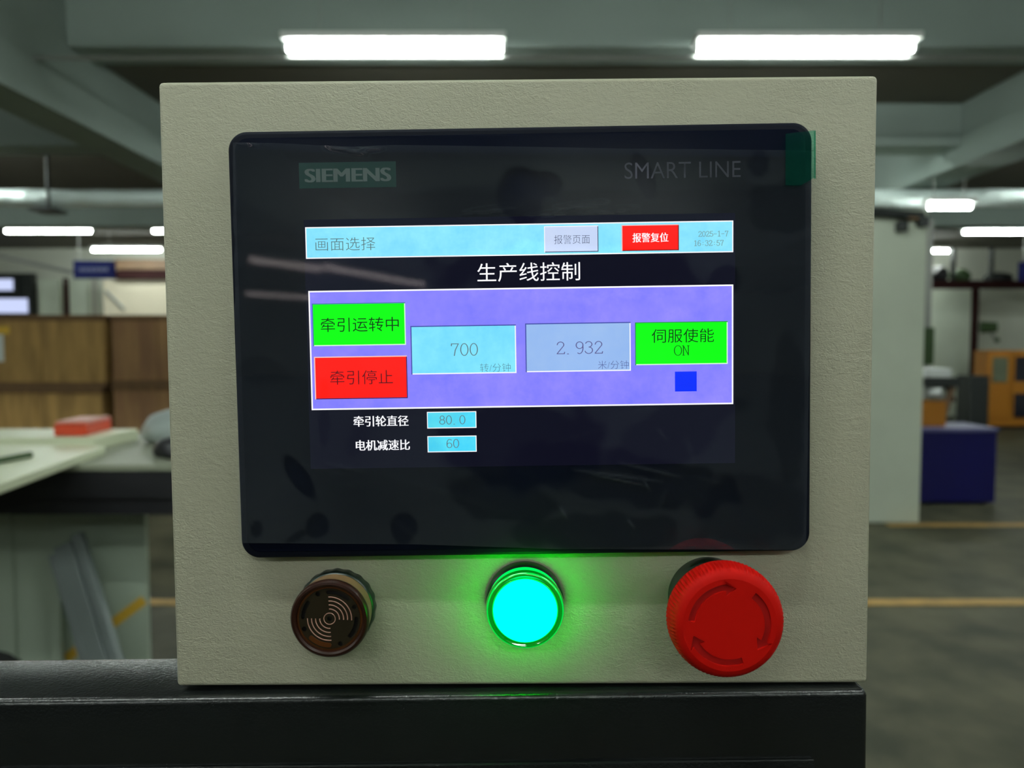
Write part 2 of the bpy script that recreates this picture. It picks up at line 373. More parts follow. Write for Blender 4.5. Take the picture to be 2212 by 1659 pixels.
crate(xl, xm, CD, CD + 1.0, zm, zt, 'large golden plywood crate, topmost of the left stack', 'ply', [0.45, 0.72])
crate(xl, xm - .04, CD, CD + 1.0, 0, zm - .002, 'large golden plywood crate, bottom of the left stack', 'ply', [0.42, 0.7])
crate(xm2, xr, CD + .05, CD + 1.05, zm + .02, zt - .0, 'reddish brown plywood crate, topmost of the stack beside the control box', 'ply2', [0.35, 0.7])
crate(xm2, xr, CD + .05, CD + 1.05, 0, zm + .018, 'reddish brown plywood crate, bottom of the stack beside the control box', 'ply2', [0.35, 0.7])
p = at(2, 713, CD - .03); tag(obj('sticker', box(p.x - .12, p.x + .07, CD - .008, CD - .002, p.z - .04, p.z + .04), 'yellowmark'), 'yellow sticker on the golden crate at the left edge', 'sticker')
p = at(-2, 750, CD - .03); tag(obj('paper_sheet', box(p.x - .16, p.x + .03, CD - .008, CD - .002, p.z - .15, p.z + .13), 'whiteplastic'), 'white paper sheet on the golden crate at the left edge', 'paper')

# ------------------------------------------------------------------ far left background
def slab_px(name, px0, py0, px1, py1, D, th, mat, label=None, cat=None, parent=None, bev=0.0, kind=None):
    a = at(px0, py0, D); b = at(px1, py1, D)
    o = obj(name, box(a.x, b.x, D, D + th, b.z, a.z, bev), mat, parent)
    if label: tag(o, label, cat, kind=kind)
    return o
s = slab_px('hanging_sign', 158, 563, 248, 602, 11.6, 0.04, 'sign', 'dark blue hanging sign left of the control box under the tube lamp', 'sign')
a = at(158, 563, 11.6); b = at(248, 602, 11.6)
bm = NB()
for i in range(6): bx(bm, a.x + .09 + i * .075, a.x + .145 + i * .075, 11.592, 11.5995, (a.z + b.z) / 2 - .03, (a.z + b.z) / 2 + .03)
obj('lettering', bm, 'signtext', s)
for x in (a.x + .08, b.x - .08): obj('hanging_wire', rod(NB(), (x, 11.62, a.z), (x, 11.62, 3.24), 0.004, n=6), 'galv', s)
slab_px('wall_panel_beam', 246, 560, 420, 582, 14.4, 0.3, 'brown', 'brown board over the dark lintel left of the control box', 'board')
slab_px('lintel', 246, 584, 420, 602, 14.35, 0.3, 'rust', 'dark lintel under the brown board', 'lintel')
slab_px('cream_panel', 222, 604, 430, 899, 14.5, 0.1, 'cream', 'bright cream partition panel above the crates', 'panel')
a = at(228, 628, 14.47); b = at(268, 668, 14.47)
bm = NB(); rod(bm, a, b, 0.03, n=8); tag(obj('brace', bm, 'galv'), 'slanting grey brace in front of the cream partition', 'brace')
slab_px('post', 136, 600, 149, 899, 14.3, 0.12, 'rust', 'slim maroon post between the pale partition panels', 'post')
slab_px('post', 199, 604, 208, 899, 14.3, 0.12, 'galv', 'slim grey post left of the cream partition', 'post')
slab_px('dark_partition', -160, 590, 78, 900, 14.8, 0.15, 'darkmetal', 'dark surround of the daylit windows at the far left', 'partition')
slab_px('pale_panel', 84, 602, 134, 899, 14.6, 0.1, 'pillar', 'pale partition panel left of the maroon post', 'panel')
slab_px('pale_panel', 151, 602, 197, 899, 14.6, 0.1, 'pillar', 'pale partition panel between the maroon post and the grey post', 'panel')
bm = NB(); rod(bm, at(-60, 540, 12.5), at(158, 588, 12.5), 0.035, n=8)
tag(obj('cable_tray', bm, 'galv'), 'slanting grey cable tray left of the blue hanging sign', 'tray')

# ------------------------------------------------------------------ work bench on the left
BZ = onz(250, 1004, 0.93); by0 = BZ.y
bx0, bx1 = -3.4, -1.05
by1 = onz(250, 934, 0.93).y
t = empty('work_bench', ((bx0 + bx1) / 2, (by0 + by1) / 2, 0)); tag(t, 'long work bench with pale top and deep black apron left of the control box', 'bench')
hw = (bx1 - bx0) / 2; hd = (by1 - by0) / 2
obj('bench_top', box(-hw, hw, -hd, hd, 0.905, 0.93, 0.004), 'benchtop', t)
az = at(250, 1113, by0 + .02).z
obj('apron', box(-hw + .005, hw - .005, -hd + .01, -hd + .06, az + .07, 0.904), 'apron', t)
obj('lower_rail', box(-hw + .005, hw - .005, -hd + .03, -hd + .08, az, az + .069), 'apron', t)
obj('apron', box(-hw + .005, hw - .005, hd - .06, hd - .01, az + .07, 0.904), 'apron', t)
for sx in (-1, 1):
    for sy in (-1, 1):
        cx_, cy_ = sx * (hw - .04), sy * (hd - .09)
        if sx == 1 and sy == -1: cx_ += .0
        obj('leg', box(cx_ - .03, cx_ + .03, cy_ - .03, cy_ + .03, 0, 0.904), 'apron', t)
def sheet(name, P, z0, z1, mat, label, cat):
    bm = NB(); lo = [bm.verts.new((x, y, z0)) for x, y in P]; hi = [bm.verts.new((x, y, z1)) for x, y in P]
    bm.faces.new(lo[::-1]); bm.faces.new(hi)
    for i in range(len(P)): bm.faces.new((lo[i], lo[(i + 1) % len(P)], hi[(i + 1) % len(P)], hi[i]))
    bmesh.ops.bevel(bm, geom=[e for e in bm.edges], offset=0.003, segments=1, affect='EDGES')
    o = obj(name, bm, mat); tag(o, label, cat); return o
Z1 = 0.965
pA = onz(228, 963, Z1); pB = onz(0, 1044, Z1); pC = pB + (pB - pA) * 0.22
sheet('white_board', [(pA.x, pA.y), (pC.x, pC.y), (pC.x - 1.4, pC.y + .1), (pA.x - 1.5, pA.y + .05)], 0.931, Z1, 'board', 'white laminated board jutting over the near edge of the bench', 'board')
p = [onz(x, y, 0.985) for x, y in ((298, 926), (205, 945), (-120, 945), (-120, 926))]
sheet('white_board', [(q.x, q.y) for q in p], 0.931, 0.985, 'board', 'second white board lying farther back under the red box', 'board')
# red box
p = onz(112, 942, 0.986); q = onz(190, 940, 0.986); q2 = onz(196, 935, .986)
rw = q.x - p.x
t = empty('red_box', ((p.x + q.x) / 2, p.y + .11, 0.986), (0, 0, R(6))); tag(t, 'small flat red box with a pale lid on the white board', 'box')
obj('box_body', box(-rw / 2, rw / 2, -.11, .16, 0, 0.055, 0.006), 'redbox', t)
obj('lid', box(-rw / 2 + .004, rw / 2 - .004, -.105, .155, 0.056, 0.066, 0.003), 'redlid', t)
# hand tool
bm = NB(); a = onz(-30, 1000, Z1 + .012); b = onz(66, 982, Z1 + .012); rod(bm, a, b, 0.011, 0.012, n=10)
t = obj('hand_tool', bm, 'green_tool', smooth=True); tag(t, 'slim dark green hand tool lying on the near white board', 'tool')
# dark lump and grey bag beside the box
def lump(name, c, r, mat, label, cat, seed=0, sq=1.0):
    bm = NB(); bmesh.ops.create_icosphere(bm, subdivisions=4, radius=1.0)
    for v in bm.verts:
        d = v.co.normalized(); k = 1 + 0.12 * noise.noise(d * 1.7 + Vector((seed, 0, 0)))
        v.co = Vector((d.x * r[0] * k, d.y * r[1] * k, max(d.z, -0.55) * r[2] * k))
    zmin = min(v.co.z for v in bm.verts)
    for v in bm.verts: v.co.z -= zmin
    o = obj(name, bm, mat, smooth='all'); o.location = c; tag(o, label, cat); return o
p = onz(352, 992, 0.931); lump('pouch', (p.x + .03, p.y + .08, 0.931), (0.11, 0.08, 0.055), 'black', 'small black pouch on the bench against the left edge of the control box', 'pouch', 3)
p = onz(378, 962, 0.931); lump('plastic_bag', (p.x, p.y + .15, 0.931), (0.22, 0.14, 0.10), 'greyplastic', 'pale grey blue plastic bag on the bench behind the black pouch', 'bag', 9)

# cabinet under the bench
cy = 3.30
a = at(-260, 1100, cy); b = at(312, 1100, cy)
t = empty('board_partition', ((a.x + b.x) / 2, cy + .2, 0)); tag(t, 'pale green grey boards standing under the bench with a painted yellow reflection stripe', 'partition')
cw = (b.x - a.x) / 2; mx = at(29, 1200, cy).x - (a.x + b.x) / 2; zc = 0.86
obj('board', box(-cw, mx - .004, -.2, -.17, 0.0, zc, 0.003), 'cabinet', t)
obj('board', box(mx + .004, cw, -.2, -.17, 0.0, zc, 0.003), 'cabinet', t)
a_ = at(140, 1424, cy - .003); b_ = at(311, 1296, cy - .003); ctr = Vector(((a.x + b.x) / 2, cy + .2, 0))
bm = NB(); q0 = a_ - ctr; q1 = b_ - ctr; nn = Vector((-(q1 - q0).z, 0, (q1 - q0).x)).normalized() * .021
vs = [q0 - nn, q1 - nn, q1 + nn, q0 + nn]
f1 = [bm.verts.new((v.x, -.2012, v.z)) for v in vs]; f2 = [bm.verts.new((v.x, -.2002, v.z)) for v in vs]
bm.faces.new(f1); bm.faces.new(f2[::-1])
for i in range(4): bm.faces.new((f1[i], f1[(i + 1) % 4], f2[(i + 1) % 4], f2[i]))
obj('stripe', bm, 'yellowmark', t)  # mirror image of the floor line, put on the board as a yellow strip
# leaning aluminium profiles
a = at(150, 1188, 3.20); b = at(236, 1470, 3.06)
t = empty('aluminium_profile', (b.x, b.y, b.z - 0.0)); tag(t, 'grey slotted metal profile leaning against the low cabinet', 'profile')
dirv = (a - b)
L = dirv.length; rotq = dirv.to_track_quat('Z', 'X'); t.rotation_mode = 'QUATERNION'
ang = math.atan2(dirv.x, dirv.z); t.rotation_mode = 'XYZ'; t.rotation_euler = (-math.asin(dirv.y / L), ang, 0)
L0 = -(b.z) / math.cos(ang) * 1.0 + 0.01
for i, (x0, x1, dy, mat) in enumerate(((-.085, -.052, .0, 'alu'), (-.048, .030, -.008, 'alu'), (.034, .075, .0, 'alu'))):
    obj('channel', box(x0, x1, dy - .02, dy + .02, L0, L + .01 + .02 * i, 0.003), mat, t)
slab_px('side_board', 105, 1200, 134, 1440, 3.24, 0.02, 'cabinet', 'narrow board standing behind the leaning metal profile', 'board')

# black stool
c = onz(-40, 1432, 0.76)
t = empty('round_stool', (-1.50, 1.95, 0)); tag(t, 'black round stool seat just showing over the rail at the lower left', 'stool')
sz = at(20, 1414, 2.1).z
bm = NB(); rod(bm, (0, 0, sz - .05), (0, 0, sz), 0.20, n=40); bmesh.ops.bevel(bm, geom=[e for e in bm.edges if abs(e.verts[0].co.z - e.verts[1].co.z) < 1e-5 and len(e.link_faces) == 2], offset=0.015, segments=3, affect='EDGES')
obj('seat', bm, 'stool', t, smooth=True)
bm = NB(); rod(bm, (0, 0, 0.05), (0, 0, sz - .05), 0.025, n=14); obj('post', bm, 'galv', t, smooth=True)
bm = NB(); rod(bm, (0, 0, 0), (0, 0, 0.05), 0.22, 0.06, n=32); obj('base', bm, 'black', t, smooth=True)

# ------------------------------------------------------------------ right background
CY_ = 6.62
a = at(1990, 925, CY_); b = at(2150, 1086, CY_)
cw = (b.x - a.x) / 2; t = empty('tool_cart', ((a.x + b.x) / 2, CY_ + .25, 0)); tag(t, 'dark blue steel cart on castors right of the pillar', 'cart')
z1 = a.z; z0 = b.z
obj('body', box(-cw, cw, -.25, .25, z0, z1 - .03, 0.012), 'cart', t)
obj('cart_top', box(-cw - .008, cw + .008, -.26, .26, z1 - .029, z1, 0.006), 'carttop', t)
for sx in (-1, 1):
    for sy in (-1, 1):
        bm = NB(); rod(bm, (sx * (cw - .09) - .018, sy * .19, 0.045), (sx * (cw - .09) + .018, sy * .19, 0.045), 0.045, n=18)
        c_ = obj('castor', bm, 'black', t, smooth=True)
        obj('fork', box(sx * (cw - .09) - .026, sx * (cw - .09) + .026, sy * .19 - .02, sy * .19 + .02, 0.05, z0 - .001), 'darkmetal', c_)
bm = NB(); rod(bm, (cw + .01, -.18, z1 - .06), (cw + .06, -.18, z1 - .03), 0.012, n=10); rod(bm, (cw + .06, -.18, z1 - .03), (cw + .06, .18, z1 - .03), 0.013, n=10); rod(bm, (cw + .01, .18, z1 - .06), (cw + .06, .18, z1 - .03), 0.012, n=10)
obj('handle', bm, 'black', t, smooth=True)
cartx = (a.x + b.x) / 2
# machine standing on the cart
p = at(2022, 925, CY_ + .1)
t = empty('benchtop_machine', (p.x, CY_ + .25, z1 + .001)); tag(t, 'small machine with an orange base and a white tray standing on the blue cart', 'machine')
def zpx(y): return at(2020, y, CY_ + .1).z - z1
obj('base', box(-.115, .10, -.13, .15, 0, zpx(866), 0.012), 'orange', t)
obj('body', box(-.11, .09, -.12, .14, zpx(866) + .001, zpx(836), 0.015), 'galv', t)
obj('motor', (lambda bm: (rod(bm, (-.04, -.10, zpx(848)), (.03, -.16, zpx(848)), .035, n=18), bm)[1])(NB()), 'whiteplastic', t, smooth=True)
obj('top_plate', box(-.115, .20, -.15, .15, zpx(836) + .001, zpx(816), 0.006), 'darkmetal', t)
obj('tray', box(-.115, .125, -.15, .12, zpx(816) + .001, zpx(797), 0.006), 'whiteplastic', t)
bm = NB(); rod(bm, (.19, -.05, zpx(836)), (.10, -.05, .035), 0.03, n=10); obj('brace', bm, 'brown', t)
bm = NB(); rod(bm, (.16, .0, zpx(836)), (.235, .0, zpx(870)), 0.02, n=10); obj('lever', bm, 'rust', t)

# rack with posts and things on top
RD = 13.4
def rk(px, py, D=RD): return at(px, py, D)
zb0 = rk(2100, 624).z; zb1 = rk(2100, 606).z
xa = rk(1985, 615).x; xb = rk(2290, 615).x
t = empty('storage_rack', ((xa + xb) / 2, RD + .4, 0)); tag(t, 'tall dark steel rack with slim posts against the far right wall', 'rack')
ox = (xa + xb) / 2
obj('shelf_beam', box(xa - ox, xb - ox, -.42, -.34, zb0, zb1), 'rust', t)
obj('shelf', box(xa - ox, xb - ox, -.339, .4, zb1 - .03, zb1 + .01), 'darkmetal', t)
for px in (2008, 2113, 2250):
    x = rk(px, 700).x - ox; obj('post', box(x - .045, x + .045, -.335, -.25, 0, zb1 - .031), 'rust' if px != 2008 else 'galv', t)
for px in (2066, 2149):
    x = rk(px, 560).x - ox; obj('upper_post', box(x - .03, x + .03, -.335, -.27, zb1 + .011, rk(px, 535).z), 'darkmetal', t)
for i, (px, rr, hh, m_) in enumerate(((2012, .13, .16, 'darkmetal'), (2048, .22, .17, 'apron'), (2095, .26, .14, 'green_tool'), (2180, .38, .10, 'darkmetal'))):
    p = rk(px, 600)
    lump('sack', (p.x, RD + .3, zb1 + .012), (rr * .62, .2, hh), m_, ['small dark sack on the rack shelf beside the pillar', 'second dark sack on the rack shelf from the pillar', 'dark green sack on the rack shelf', 'long flat dark sack at the right end of the rack shelf'][i], 'sack', i * 5)
# pale wall panels under the rack
slab_px('pale_panel', 2014, 628, 2066, 899, 14.7, 0.1, 'pillar', 'pale wall panel just right of the pillar under the rack', 'panel')
slab_px('pale_panel', 2074, 628, 2106, 899, 14.7, 0.1, 'pillar', 'pale wall panel left of the dark rack post', 'panel')
# lamp head on the post
p = at(2138, 707, RD - .15)
t = empty('work_light', p); tag(t, 'round dark work light fixed to the rack post above the orange cabinet', 'lamp')
bm = NB(); rod(bm, (-.13, .05, 0), (.10, -.03, 0.0), .10, .085, n=24); obj('lamp_head', bm, 'green_tool', t, smooth=True)
bm = NB(); rod(bm, (.02, 0, -.10), (.12, 0, -.22), 0.022, n=10); obj('arm', bm, 'galv', t)
bm = NB(); bmesh.ops.create_icosphere(bm, subdivisions=3, radius=.045, matrix=Matrix.Translation((.13, 0, -.22))); obj('knob', bm, 'green_tool', t, smooth=True)
# red and black stack at the foot of the post
slab_px('dark_crate', 2098, 812, 2134, 929, 12.4, .4, 'darkmetal', 'narrow dark equipment stack between the rack post and the orange cabinet', 'equipment', bev=.01)
# orange cabinet
OD = 12.55; a = at(2136, 757, OD); b = at(2290, 905, OD)
ow = (b.x - a.x); t = empty('orange_cabinet', (a.x, OD, 0)); tag(t, 'orange steel machine cabinet with windows at the right edge', 'cabinet')
obj('body', box(0, ow, .03, .40, 0.0501, a.z, 0.01), 'orange', t)
def od(px, py): q = at(px, py, OD); return q.x - a.x, q.z
for (x0, y0, x1, y1, nm, mt) in ((2137, 759, 2184, 903, 'door', 'orange'), (2186, 759, 2285, 903, 'door', 'orange')):
    u0, v1 = od(x0, y0); u1, v0 = od(x1, y1); d_ = obj(nm, box(u0, u1, .005, .029, v0, v1, 0.004), mt, t)
    if x0 == 2137: P_ = [(2145, 772, 2176, 826, 'glassgreen')]
    else: P_ = [(2194, 770, 2280, 824, 'glassdark'), (2191, 850, 2280, 902, 'glassdark')]
    for (qx0, qy0, qx1, qy1, mm) in P_:
        u0, v1 = od(qx0, qy0); u1, v0 = od(qx1, qy1); obj('window_pane', box(u0, u1, -.002, .006, v0, v1, .002), mm, d_)
obj('plinth', box(.03, ow - .03, .08, .38, 0, 0.05), 'apron', t)
# blue sign at the right edge
s = slab_px('hanging_sign', 2203, 566, 2292, 606, 11.6, 0.04, 'sign', 'dark blue hanging sign cut off by the right edge', 'sign')
a = at(2203, 566, 11.6); b = at(2292, 606, 11.6)
for x in (a.x + .08, b.x - .08): obj('hanging_wire', rod(NB(), (x, 11.62, a.z), (x, 11.62, 3.24), 0.004, n=6), 'galv', s)

# ------------------------------------------------------------------ charcoal machine frame under the box
FY = 0.2805; ftop = at(1106, 1500, FY)
fx1 = at(1876, 1530, FY).x
FR = R(0.71)   # the frame runs slightly off level in the picture
t = empty('machine_frame', (0, FY, 0)); tag(t, 'charcoal machine frame with a thick top rail carrying the control box', 'machine frame')
def frot(bm):
    bmesh.ops.rotate(bm, verts=bm.verts, cent=(0, 0, ftop.z), matrix=Matrix.Rotation(-FR, 3, 'Y')); return bm
obj('top_rail', frot(box(-0.9, fx1, 0, 0.039, ftop.z - .040, ftop.z, 0.0025, 3)), 'frame', t, smooth=True)
zl = at(1106, 1645, FY).z
px1 = at(1755, 1640, FY).x
obj('door_panel', frot(box(-0.85, px1, -0.0016, -0.0001, ftop.z - .60, zl, 0.0006, 2)), 'frame', t, smooth=True)
for x in (-0.88, fx1 - .042):
    obj('leg', box(x, x + .040, 0.0, 0.039, 0, ftop.z - .042 - (-x if x < 0 else 0) * math.tan(FR) + (x * math.tan(FR) if x > 0 else 0) - .003, 0.002), 'frame', t)

# ------------------------------------------------------------------ THE CONTROL BOX
BR = Euler((R(0.049), R(-0.413), R(-0.300)), 'XYZ'); BRm = BR.to_matrix()
W, H = 0.26182, 0.22539; BC = Vector((0.00268, 0.285, CAMZ - 0.01649))
root = empty('control_box', BC + BRm @ Vector((0, 0, -H / 2)), BR)
tag(root, 'cream textured steel control box with touch panel, buzzer, green lamp and red knob', 'control box')
def loc(px, py, wq):                  # photo pixel -> box-local (x, z above the base) on the plane wq in front of the face
    inv = BRm.transposed(); o_ = inv @ (Vector((0, 0, CAMZ)) - root.location); d = inv @ ray(px, py)
    s_ = (-wq - o_.y) / d.y; return o_ + d * s_
# shell: folded steel front with rolled edges, sides, top, bottom, back
bm = NB(); bx(bm, -W / 2, W / 2, 0, 0.10, 0, H)
es = [e for e in bm.edges if min(e.verts[0].co.y, e.verts[1].co.y) < .01]
bmesh.ops.bevel(bm, geom=es, offset=0.0016, segments=4, affect='EDGES', profile=0.5)
obj('enclosure', bm, 'peel', root, smooth=True)
# rolled lip along the top front edge
bm = NB(); rod(bm, (-W / 2 + .003, .0012, H - .0009), (W / 2 - .003, .0012, H - .0009), .0009, n=10); obj('top_lip', bm, 'lip', root, smooth=True)
bm = NB()
for dx in (-.09, .09): rod(bm, (dx, .02, -.0019), (dx, .02, .0), .006, n=16)
obj('mounting_foot', bm, 'black', root)

# touch panel -------------------------------------------------------
PW, PH, PT = 0.20857, 0.15455, 0.0075
pc = loc(0, 0, 0)
hc = BRm.transposed() @ (Vector((0.00369, 0.2775, CAMZ - 0.0001)) - root.location)
hrot = (0, R(-0.854 + 0.413), 0)
def rr_solid(x, z, r, w0, w1, bev, prof_n=3):
    bm = NB(); loops = []
    for (ins, ww) in [(0, w0), (0, w1 - bev)] + [(bev * (1 - math.cos(R(90 * k / prof_n))), w1 - bev + bev * math.sin(R(90 * k / prof_n))) for k in range(1, prof_n + 1)]:
        loops.append([bm.verts.new((p[0], -ww, p[1])) for p in rrect(-x + ins, x - ins, -z + ins, z - ins, r - ins, 10)])
    for a_, b_ in zip(loops, loops[1:]):
        m_ = len(a_)
        for k in range(m_): bm.faces.new((a_[k], a_[(k + 1) % m_], b_[(k + 1) % m_], b_[k]))
    bm.faces.new(loops[-1]); bm.faces.new(loops[0][::-1]); return bm
tp = obj('touch_panel', rr_solid(PW / 2, PH / 2, .0068, -PT, -.0006, .0015), 'bezel', root, smooth=True, loc=(hc.x, -PT, hc.z), rot=hrot)
tag(tp, 'black bordered touch panel with a lit blue and purple screen')
obj('front_glass', rr_solid(PW / 2 - .0026, PH / 2 - .0026, .0052, -.0006, 0.0, .0003, 2), 'glass', tp, smooth=True)
hm_m = (root.matrix_basis @ Matrix.Translation((hc.x, -PT, hc.z)) @ Euler(hrot).to_matrix().to_4x4())
hm_i = hm_m.inverted()
def hm(px, py, wq=0.0):
    o_ = hm_i @ Vector((0, 0, CAMZ)); d = hm_i.to_3x3() @ ray(px, py); s_ = (-wq - o_.y) / d.y; q = o_ + d * s_; return q.x, q.z
def text_mesh(body, h_px, cpx, cpy, wq, weight=0.0, width_px=None, spacing=1.0):
    cu = bpy.data.curves.new('t', 'FONT'); cu.body = body; cu.size = 1.0; cu.align_x = 'LEFT'; cu.offset = weight; cu.space_character = spacing; cu.resolution_u = 4
    me = curve_mesh(cu); me.materials.clear()
    xs = [v.co.x for v in me.vertices]; ys = [v.co.y for v in me.vertices]
    cx_, cy_ = (min(xs) + max(xs)) / 2, (min(ys) + max(ys)) / 2
    c_ = hm(cpx, cpy, wq); u = hm(cpx + 1, cpy, wq)[0] - c_[0]
    sy = h_px * u / (max(ys) - min(ys)); sx = sy if width_px is None else width_px * u / (max(xs) - min(xs))
    for v in me.vertices: v.co = (c_[0] + (v.co.x - cx_) * sx, -wq, c_[1] + (v.co.y - cy_) * sy)
    return me
def bold(body, h_px, cpx, cpy, wq, mt, width_px, dpx, weight=0.0):
    return [(text_mesh(body, h_px, cpx + q * dpx, cpy, wq + i * .00002, weight, width_px), mt) for i, q in enumerate((-.5, -.17, .17, .5))]
def rect_of(c4, wq):
    P = [hm(x, y, wq) for x, y in c4]
    return (P[0][0] + P[3][0]) / 2, (P[1][0] + P[2][0]) / 2, (P[2][1] + P[3][1]) / 2, (P[0][1] + P[1][1]) / 2
def merge(name, parts, parent):
    """parts: list of (mesh, material); one mesh with several material slots"""
    bm = NB(); mats = []
    for me, mt in parts:
        if mt not in mats: mats.append(mt)
        k0 = len(bm.faces); bm.from_mesh(me); bm.faces.ensure_lookup_table()
        for f in bm.faces[k0:]: f.material_index = mats.index(mt)
        bpy.data.meshes.remove(me)
    me = bpy.data.meshes.new(name); bm.to_mesh(me); bm.free()
    for m_ in mats: me.materials.append(m_)
    o = bpy.data.objects.new(name, me); COL.objects.link(o); o.parent = parent; return o
def rmesh(x0, x1, z0, z1, wq):
    me = bpy.data.meshes.new('r'); me.from_pydata([(x0, -wq, z0), (x1, -wq, z0), (x1, -wq, z1), (x0, -wq, z1)], [], [(0, 1, 2, 3)]); return me
E_ = {}
def S(rgb, s=1.0, mott=0): 
    k = (rgb, s, mott)
    if k not in E_: E_[k] = scr('screen_%02x%02x%02x' % rgb, rgb, s * 1.13, mott)
    return E_[k]
WHITE = S((250, 250, 255))
u_ = hm(1107, 700)[0] - hm(1106, 700)[0]
SW = 0.00005
# stroke-drawn screen numerals (thin, with small serifs)
def A(cx, cy, rx, ry, a0, a1, n=14): return [(cx + rx * math.cos(R(a0 + (a1 - a0) * k / n)), cy + ry * math.sin(R(a0 + (a1 - a0) * k / n))) for k in range(n + 1)]
G = {
 '0': [A(.25, .5, .19, .46, 0, 360, 26)], 'O': [A(.25, .5, .23, .46, 0, 360, 26)],
 '1': [[(.12, .84), (.27, .96), (.27, .04)], [(.12, .04), (.42, .04)]],
 '2': [[(.07, .74)] + A(.25, .74, .17, .22, 170, -20, 12) + [(.06, .05), (.44, .05), (.46, .17)]],
 '3': [A(.23, .75, .17, .21, 160, -88, 14) , A(.23, .29, .20, .25, 86, -165, 14)],
 '5': [[(.42, .95), (.12, .95), (.10, .52)] + A(.24, .32, .20, .28, 110, -160, 14)],
 '6': [[(.42, .86)] + A(.27, .5, .20, .46, 60, 185, 12) + A(.25, .30, .18, .26, 180, 540, 20)],
 '7': [[(.07, .80), (.08, .95), (.44, .95), (.27, .45), (.22, .04)]],
 '8': [A(.25, .73, .15, .22, 0, 360, 20), A(.25, .28, .19, .24, 0, 360, 20)],
 '9': [A(.25, .69, .18, .26, 0, 360, 20), A(.24, .5, .19, .46, 20, -120, 12)],
 'N': [[(.10, .04), (.10, .94)], [(.10, .94), (.41, .06)], [(.41, .06), (.41, .94)], [(.03, .94), (.12, .94)], [(.33, .94), (.48, .94)], [(.03, .04), (.18, .04)]],
 '.': [[(.10, .03), (.17, .03)]], ':': [[(.20, .22), (.28, .22)], [(.20, .62), (.28, .62)]], '-': [[(.06, .48), (.44, .48)]], ' ': []}
def stroke_mesh(body, h_px, cpx, cpy, wq, pitch_px, th_px):
    c_ = hm(cpx, cpy, wq); vs, fs = [], []; n_ = len(body); hh = h_px * u_; pt = pitch_px * u_; th = th_px * u_ / 2
    for i, ch in enumerate(body):
        ox_ = c_[0] + (i - n_ / 2) * pt; oz_ = c_[1] - hh / 2
        for pl_ in G[ch]:
            P = [(ox_ + x * 2 * pt, oz_ + y * hh) for x, y in pl_]
            for (x0, z0), (x1, z1) in zip(P, P[1:]):
                dx, dz = x1 - x0, z1 - z0; l_ = math.hypot(dx, dz) or 1e-9; hor = abs(dx) / l_; t_ = th * (1.15 - .35 * hor)
                nx, nz = -dz / l_ * t_, dx / l_ * t_; ex, ez = dx / l_ * t_ * .6, dz / l_ * t_ * .6
                b_ = len(vs); vs += [(x0 - ex - nx, -wq, z0 - ez - nz), (x1 + ex - nx, -wq, z1 + ez - nz), (x1 + ex + nx, -wq, z1 + ez + nz), (x0 - ex + nx, -wq, z0 - ez + nz)]
                fs.append((b_, b_ + 1, b_ + 2, b_ + 3))
    me = bpy.data.meshes.new('s'); me.from_pydata(vs, [], fs); return me
def widget(name, c4, face, tl, br, bpx=1.6, texts=(), wq=0.0002, label=None):
    x0, x1, z0, z1 = rect_of(c4, wq); b_ = bpx * u_; parts = []
    if tl:
        parts.append((rmesh(x0, x1, z1 - b_, z1, wq), tl)); parts.append((rmesh(x0, x0 + b_, z0, z1 - b_, wq), tl))
        parts.append((rmesh(x0 + b_, x1, z0, z0 + b_, wq), br)); parts.append((rmesh(x1 - b_, x1, z0 + b_, z1 - b_, wq), br))
    else: b_ = 0
    parts.append((rmesh(x0 + b_, x1 - b_, z0 + b_, z1 - b_, wq), face))
    parts += texts
    o = merge(name, parts, tp)
    if label: tag(o, label)
    return o
T1 = .0004
# backlit display area
x0, x1, z0, z1 = rect_of([(655, 474), (1588, 461), (1588, 1001), (672, 1012)], .0)
merge('display', [(rmesh(x0, x1, z0, z1, SW), emat('dark_backlight', (0.0042, 0.0042, 0.0125)))], tp)
DK = S((70, 95, 100)); DK2 = S((30, 45, 40)); GRY = S((95, 115, 125)); EDGE = S((60, 60, 90))
widget('header_bar', [(659, 491), (1584, 476), (1584, 545), (661, 559)], S((152, 240, 255), 1, 26), WHITE, WHITE, 2.4,
       [(text_mesh('画面选择', 28, 746, 527, T1, -.012, 129), S((88, 112, 112)))], wq=.0001)
widget('screen_button', [(1175, 489), (1292, 487), (1293, 543), (1176, 546)], S((206, 220, 248), 1, 8), WHITE, EDGE, 1.6,
       [(text_mesh('报警页面', 19, 1235.5, 517, T1, -.012, 77), S((70, 75, 105)))], label='pale grey alarm page button on the screen')
widget('screen_button', [(1342, 486), (1466, 484), (1467, 540), (1343, 543)], S((255, 22, 12), 1.3), S((230, 190, 190)), S((110, 20, 20)), 2,
       bold('报警复位', 20, 1405, 513, T1, WHITE, 77, 1.0), label='small red alarm reset button on the screen')
merge('date_text', [(stroke_mesh('2025-1-7', 12, 1541, 505, T1, 8.1, 1.5), S((120, 165, 172))), (stroke_mesh('16:32:57', 12, 1531, 525, T1, 8.1, 1.5), S((120, 165, 172)))], tp)
merge('title_text', [(text_mesh('生产线控制', 40, 1142, 587.5, T1, .0, 222), WHITE)], tp)
widget('purple_field', [(665, 629), (1584, 614), (1584, 872), (674, 887)], S((152, 142, 255), 1, 24), WHITE, WHITE, 3.2, wq=.0001, label='large purple field with a white outline')
widget('screen_button', [(674, 656), (875, 653), (877, 745), (676, 748)], S((0, 255, 0), 1.2), S((60, 120, 150)), S((215, 255, 215)), 2.2,
       [(text_mesh('牵引运转中', 31, 777, 701, T1, .0, 169), S((0, 40, 0)))], label='green run button at the left of the purple field')
